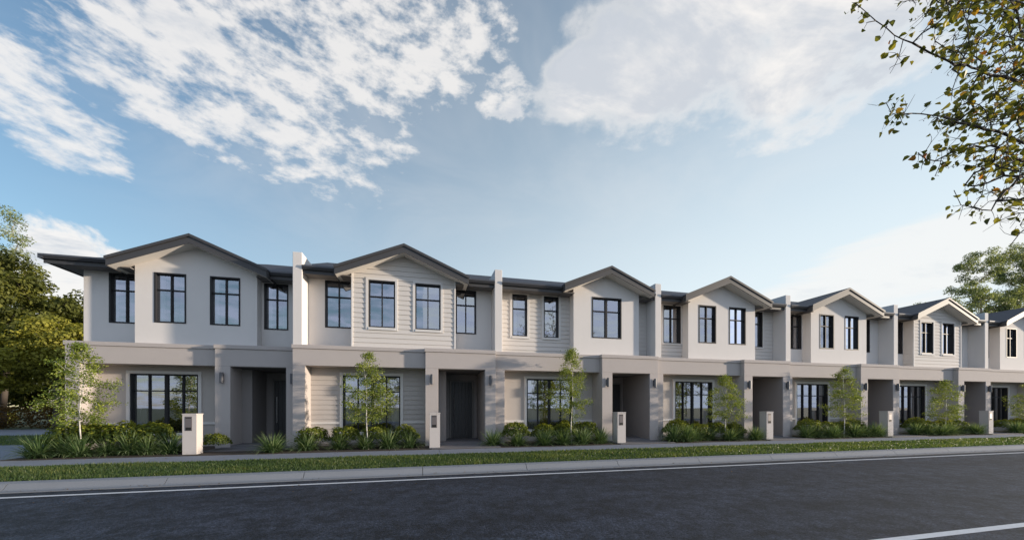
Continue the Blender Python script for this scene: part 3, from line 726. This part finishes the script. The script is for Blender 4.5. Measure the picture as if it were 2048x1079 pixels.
# ------------------------------------------------------------------ large trees
def big_tree(name, loc, lobes, trunk_pts, n_clump, clump_r, per, leaf, lm, bark, label, seed, rt=.02, rmax=.35, group='trees behind the houses', asp=.6, up=.3, bias=.0):
    """lobes: (cx, cy, cz, rx, ry, rz) ellipsoids of the crown; leaf clumps fill their outer part"""
    global rng; rng = np.random.default_rng(seed)
    vol = np.array([l[3]*l[4]*l[5] for l in lobes])**.7; vol /= vol.sum(); tg = []; lob = []
    for _ in range(n_clump):
        k = rng.choice(len(lobes), p=vol); l = lobes[k]; d = rng.normal(size=3); d /= np.linalg.norm(d); d[2] = d[2]+.15
        r = rng.uniform(.25, 1)**.45; tg.append(np.array(l[:3])+d*r*np.array(l[3:6])); lob.append(k)
    nodes, par, leafs = grow([np.array(p, float) for p in trunk_pts], tg, max(.5, clump_r*.8), bend=.05, pathw=.3)
    bm_, rad = branch_mesh(nodes, par, rt, .47, rmax)
    T = tag(empty(name, loc), label, 'tree', group); bm_.build('trunk', M[bark], T, smooth=True)
    P = []; N = []; Tn = []; C = np.array(tg)
    for c in C:
        cr = clump_r*rng.uniform(.6, 1.25); n = int(per*rng.uniform(.6, 1.3)*(cr/clump_r)**2)
        d = rng.normal(size=(n, 3)); d /= np.linalg.norm(d, axis=1, keepdims=True); r = rng.uniform(0, 1, n)**.4
        p = c+d*r[:, None]*cr*np.array((1, 1, .85 if 'gum' in name else .62)); P.append(p); N.append(d+rng.normal(size=(n, 3))*.6+np.array((0, 0, up)))
        Tn.append(rng.normal(.42, .17, n)+rng.normal(0, .13)+bias)
    P = np.concatenate(P); N = np.concatenate(N); Tn = np.concatenate(Tn)
    linkobj('crown', leaf_mesh('crown', P, N, leaf*rng.uniform(.6, 1.3, len(P)), M[lm], Tn, asp), T)
    return T
G1 = 'trees left of the end house'
big_tree('broadleaf_tree', (-27.6, 19, 0), [(0, 0, 7.6, 4.2, 4, 3.2), (-1.5, -1, 4.8, 4.2, 3.5, 2.5), (2.0, -.5, 5.2, 2.4, 2.6, 2.4), (-4, 0, 6, 3.5, 3, 4), (.6, -1.2, 9.0, 2.4, 2.2, 1.8)], [(0, 0, 0), (0, 0, 1.5), (.1, 0, 3), (.2, 0, 4.5), (0, 0, 6)], 260, .8, 190, .24, 'dark_leaf', 'brown_bark', 'big dark olive broadleaf tree at the left edge of the photo', 31, group=G1)
big_tree('broadleaf_tree', (-21.8, 15, 0), [(0, 0, 4.4, 3.0, 2.6, 1.9), (-2.2, -.8, 3.4, 2.0, 1.8, 1.3), (1.2, 0, 5.2, 2.0, 1.8, 1.4)], [(0, 0, 0), (.1, 0, 1), (.1, 0, 2), (0, 0, 3)], 150, .65, 190, .2, 'gold_leaf', 'brown_bark', 'low golden green tree behind the young tree of the end house', 32, rmax=.18, group=G1)
big_tree('broadleaf_tree', (-28.2, 24, 0), [(0, 0, 7.2, 3.4, 3, 2.6), (2.6, 0, 7.0, 2.8, 2.4, 2.3), (-1, 0, 4.5, 3.4, 3, 2), (3, 0, 4.2, 3, 3, 2)], [(0, 0, 0), (0, 0, 1.5), (0, 0, 3), (.1, 0, 5)], 200, .8, 180, .24, 'dark_leaf', 'brown_bark', 'mid green rounded tree touching the corner of the end house', 33, group=G1, bias=.12)
big_tree('gum_tree', (-40.2, 32, 0), [(-1, 0, 19.6, 3.0, 3, 1.9), (0.9, 0, 17.0, 2.0, 2.4, 1.5), (-3, 0, 16.5, 3.0, 3, 1.8), (1.3, 0, 14.0, 2.0, 2.4, 1.5), (-2.5, 0, 13, 4, 3, 1.8), (1, 0, 11, 3.5, 3, 1.6)], [(-1.5, 0, 0), (-1.2, 0, 3), (-.8, 0, 6), (-.5, 0, 9), (-.3, 0, 12), (-.1, 0, 15)], 130, .85, 150, .26, 'gum_leaf', 'gum_bark', 'tall pale gum tree rising behind the dark tree at the left edge', 34, group=G1, asp=.35)
big_tree('broadleaf_tree', (-37, 27, 0), [(0, 0, 6, 5, 4, 4), (5, 0, 3.6, 4, 3, 3.2), (10, 1, 3.0, 4, 3, 2.8), (2, -1, 1.8, 5, 2.5, 2), (9, 0, 1.7, 5, 2.5, 1.9), (14, 1, 2.4, 3.5, 2.5, 2.6)], [(0, 0, 0), (0, 0, 2), (0, 0, 4)], 230, 1.1, 170, .3, 'dark_leaf', 'brown_bark', 'shaded tree mass low behind the other trees on the left', 35, group=G1)
# hedge of rusty shrubs
b_h = []
for i in range(7):
    x = -32+i*2.2
    rng = np.random.default_rng(50+i); n = 1500; d = rng.normal(size=(n, 3)); d /= np.linalg.norm(d, axis=1, keepdims=True)
    r = rng.uniform(.5, 1, n)**.5*(1+.15*np.sin(d[:, 0]*6+i)); pos = d*r[:, None]*np.array((1.35, .8, .78))+np.array((0, 0, .72)); pos[:, 2] = np.maximum(pos[:, 2], .03)
    o = linkobj('hedge_shrub', leaf_mesh('hedge_shrub', pos, d+rng.normal(size=(n, 3))*.5, rng.uniform(.09, .16, n), M['rust_leaf'], rng.normal(.45, .2, n)+(pos[:, 2]-.7)*.25, .6), None, (x, 16.4+.2*math.sin(i*2), 0))
    tag(o, 'low rusty brown hedge shrub below the trees left of the end house', 'shrub', 'row of rusty hedge shrubs at the back left')
G2 = 'gum trees behind the far end of the row'
big_tree('gum_tree', (60.5, 14.5, -1.0), [(0, 0, 17.6, 2.3, 2.2, 1.7), (-2.0, 0, 14.4, 1.9, 1.8, 1.5), (1.4, 0, 13.6, 1.8, 1.8, 1.4), (-1.2, 0, 11.2, 2.2, 2, 1.6), (1.5, 0, 10.6, 2.2, 2, 1.6), (0, 0, 8.6, 2.6, 2.4, 1.6)], [(0, 0, 0), (.1, 0, 3), (0, 0, 6), (-.1, 0, 9), (.1, 0, 12), (0, 0, 14)], 150, .6, 170, .23, 'gum_leaf', 'gum_bark', 'nearer gum tree with separate rounded leaf clouds above the far roofs', 41, group=G2, asp=.35, rmax=.3)
big_tree('gum_tree', (67.5, 15, -2.0), [(0, 0, 19.6, 2.6, 2.4, 2.3), (2.6, 0, 16.2, 2.4, 2.2, 2.0), (-1.8, 0, 15.4, 1.9, 1.8, 1.6), (0, 0, 12.4, 2.7, 2.4, 1.8), (3, 0, 11.2, 2.7, 2.4, 1.8), (4.7, 0, 18.8, 2.4, 2.2, 2.0)], [(1, 0, 0), (.8, 0, 4), (.4, 0, 8), (.3, 0, 11), (.2, 0, 14), (.2, 0, 16)], 210, .62, 170, .23, 'gum_leaf', 'gum_bark', 'taller gum tree at the right edge behind the last roof', 42, group=G2, asp=.35, rmax=.34)
big_tree('gum_tree', (63, 22, 0), [(-2, 0, 11.5, 3.2, 3, 1.8), (2, 0, 12.5, 3.4, 3, 1.8), (5, 0, 13.5, 3.4, 3, 2)], [(0, 0, 0), (0, 0, 3), (0, 0, 6), (0, 0, 9)], 110, .8, 110, .26, 'gum_leaf', 'gum_bark', 'lower gum tree filling the gap between the two taller ones', 43, group=G2, asp=.35, bias=-.08)
# trees across the street, seen only as reflections in the windows
for i, (x, y, h) in enumerate([(-14, -27, 6.5), (-4.5, -29, 8), (4, -26.5, 5.6), (14.5, -28, 7.4), (24, -27, 6.2), (36, -30, 8.4)]):
    big_tree('street_tree', (x, y, 0), [(0, 0, h*.62, h*.24, h*.24, h*.33), (.3, .2, h*.45, h*.30, h*.28, h*.2)], [(0, 0, 0), (0, 0, h*.2), (.05, 0, h*.4), (0, 0, h*.6)], 60, .55, 60, .16, 'dark_leaf', 'brown_bark', 'street tree across the road, mirrored in the front windows', 60+i, rt=.015, rmax=.14, group='street trees across the road')

# ------------------------------------------------------------------ overhanging autumn tree at the upper right
def overhang():
    global rng; rng = np.random.default_rng(91)
    base = Vector((10.4, -16.2, -.1))
    limb_in = at(2200, 230, 5.2)
    start = [base, base+Vector((-.05, .05, 1.4)), base+Vector((-.1, .3, 2.6)), base+Vector((-.3, 1.0, 3.6)), (base+Vector((-.3, 1.0, 3.6)))*.5+limb_in*.5+Vector((0, 0, .35)), limb_in]
    tg = []
    def reg(n, x0, x1, y0, y1, test, z0=4.0, z1=6.4):
        c = 0
        while c < n:
            x, y = rng.uniform(x0, x1), rng.uniform(y0, y1)
            if not test(x, y): continue
            Z = rng.uniform(z0, z1); tg.append(np.array(at(x, y, Z))); c += 1
    def edge(y):      # left limit of the foliage for a height in the photograph
        pts = [(-80, 1690), (0, 1775), (60, 1790), (130, 1840), (200, 1830), (260, 1880), (310, 1890), (370, 1955), (430, 2010), (470, 2060)]
        for (a, b_), (c_, d) in zip(pts, pts[1:]):
            if a <= y <= c_: return b_+(d-b_)*(y-a)/(c_-a)
        return 2100
    reg(330, 1780, 2230, -60, 440, lambda x, y: x > edge(y)+35+rng.exponential(35) and y < 440-(0 if x < 2060 else 0))
    reg(70, 1870, 2070, 230, 430, lambda x, y: x > edge(y)+10, 4.6, 5.4)
    reg(150, 1900, 2300, -80, 260, lambda x, y: x > edge(y)+90)
    for x, y, Z in [(1712, 12, 4.9), (1735, 45, 4.8), (1790, 130, 5.0), (1772, 205, 5.1), (1783, 226, 5.1), (1800, 228, 4.9), (1836, 305, 5.0), (1862, 285, 5.0), (1845, 312, 5.1), (1885, 322, 4.9), (1908, 380, 5.0), (1922, 410, 5.0), (1958, 420, 5.2), (2000, 440, 5.0), (2022, 470, 5.0), (1870, 352, 5.2), (1930, 370, 5.1), (2040, 450, 5.3)]: tg.append(np.array(at(x, y, Z)))
    nodes, par, leafs = grow([np.array(p) for p in start], tg, .12, bend=-.03, pathw=.25, chains=[[at(*q) for q in c_] for c_ in (
        [(2120, 190, 5.2), (2040, 160, 5.15), (1970, 145, 5.1), (1900, 125, 5.0), (1840, 95, 5.0), (1790, 72, 4.9), (1750, 42, 4.85), (1713, 6, 4.8)],
        [(2080, 300, 5.0), (1990, 262, 4.9), (1900, 236, 4.9), (1840, 228, 4.9), (1795, 222, 4.8)],
        [(2100, 60, 5.6), (2010, 30, 5.5), (1930, 25, 5.5), (1850, -10, 5.4)],
        [(2060, 330, 5.3), (1980, 290, 5.2), (1920, 300, 5.1), (1870, 322, 5.0), (1835, 308, 5.0)],
        [(2130, 330, 4.9), (2050, 345, 4.9), (2010, 380, 4.8), (1980, 425, 4.8), (1925, 412, 4.8)],
        [(2180, 400, 5.0), (2090, 430, 5.0), (2040, 465, 4.9), (2022, 492, 4.9)])])
    bm_, rad = branch_mesh(nodes, par, .0042, .46, .16, 5)
    # short side twigs
    A = np.array(nodes); thin = [i for i in range(len(start), len(nodes)) if rad[i] < .011]
    tips = []
    for i in rng.choice(thin, 2600):
        d = rng.normal(size=3); d[2] -= .25; d /= np.linalg.norm(d); L = rng.uniform(.05, .2); m_ = A[i]+d*L*.5+rng.normal(size=3)*.012; e = A[i]+d*L
        bm_.tube(A[i], m_, .0034, .0028, 3); bm_.tube(m_, e, .0028, .0018, 3); tips.append(e); tips.append(m_)
    tips = np.array(tips)
    # fewer leaves on the outermost tips
    idx = rng.choice(len(tips), 2700); pos = tips[idx]+rng.normal(size=(2700, 3))*.022
    nr = rng.normal(size=(2700, 3)); nr[:, 2] += .3
    # rounded leaves: eight sided, folded along the midrib
    n = len(pos); nr /= np.linalg.norm(nr, axis=1, keepdims=True); d = rng.normal(size=(n, 3)); d[:, 2] -= .7; t = d-(d*nr).sum(1, keepdims=True)*nr; t /= np.linalg.norm(t, axis=1, keepdims=True); bt = np.cross(nr, t)
    s = rng.uniform(.04, .095, n)[:, None]; prof = [(0, 0), (.22, .33), (.55, .40), (.85, .2), (1.05, 0), (.85, -.2), (.55, -.40), (.22, -.33)]
    V = np.empty((n, 8, 3))
    for k, (a, b_) in enumerate(prof): V[:, k] = pos+t*s*a+bt*s*b_+nr*s*(.55*abs(b_)+.12*math.sin(a*3))
    V = V.reshape(-1, 3); Fc = []; tn = []
    n = len(pos); tone = np.clip(rng.beta(2.0, 2.6, n)+.05, 0, 1)
    me = bpy.data.meshes.new('crown'); off = np.arange(n)*8
    fa = np.concatenate([np.stack([off+i for i in q], 1) for q in ((0, 1, 2, 3, 4), (0, 4, 5, 6, 7))])
    me.from_pydata(V.tolist(), [], fa.tolist()); me.update(); me.materials.append(M['autumn_leaf'])
    a_ = me.attributes.new('tone', 'FLOAT', 'FACE'); a_.data.foreach_set('value', np.concatenate([tone, tone]).astype(np.float32))
    T = tag(empty('autumn_tree', tuple(base)), 'overhanging tree with sparse olive and rust autumn leaves at the upper right', 'tree')
    o = bm_.build('trunk', M['brown_bark'], T, smooth=True); o.location = -base
    o = linkobj('crown', me, T); o.location = -base
    bb = MB()
    for p in tips[rng.choice(len(tips), 240)]:
        r = rng.uniform(.005, .009); q = p+np.array((0, 0, -.02)); n0 = len(bb.v)
        bb.v += [tuple(q+np.array(v)*r) for v in ((1, 0, 0), (-1, 0, 0), (0, 1, 0), (0, -1, 0), (0, 0, 1), (0, 0, -1))]
        bb.f += [tuple(n0+i for i in t_) for t_ in ((0, 2, 4), (2, 1, 4), (1, 3, 4), (3, 0, 4), (2, 0, 5), (1, 2, 5), (3, 1, 5), (0, 3, 5))]
    o = bb.build('berries', M['berry'], T, smooth=True); o.location = -base
overhang()

# fallen leaves on the verge, gutter and road edge
rng = np.random.default_rng(77); n = 420
fx_ = rng.uniform(-9, 34, n); fy = np.where(rng.uniform(0, 1, n) < .55, rng.normal(-5.12, .09, n), rng.uniform(-6.6, -1.4, n))
fz = np.where(fy < -5.19, -.112, np.where(fy < -4.95, -.104, np.where(fy < -4.64, .006, np.where(fy < -2.46, .02, .007))))
me = leaf_mesh('fallen_leaves', np.stack([fx_, fy, fz], 1), np.stack([rng.normal(0, .15, n), rng.normal(0, .15, n), np.ones(n)], 1), rng.uniform(.03, .06, n), M['rust_leaf'], rng.uniform(.2, 1, n), .6, .1)
tag(linkobj('fallen_leaves', me), 'sparse fallen leaves scattered in the gutter and over the verge', 'leaves', kind='stuff')
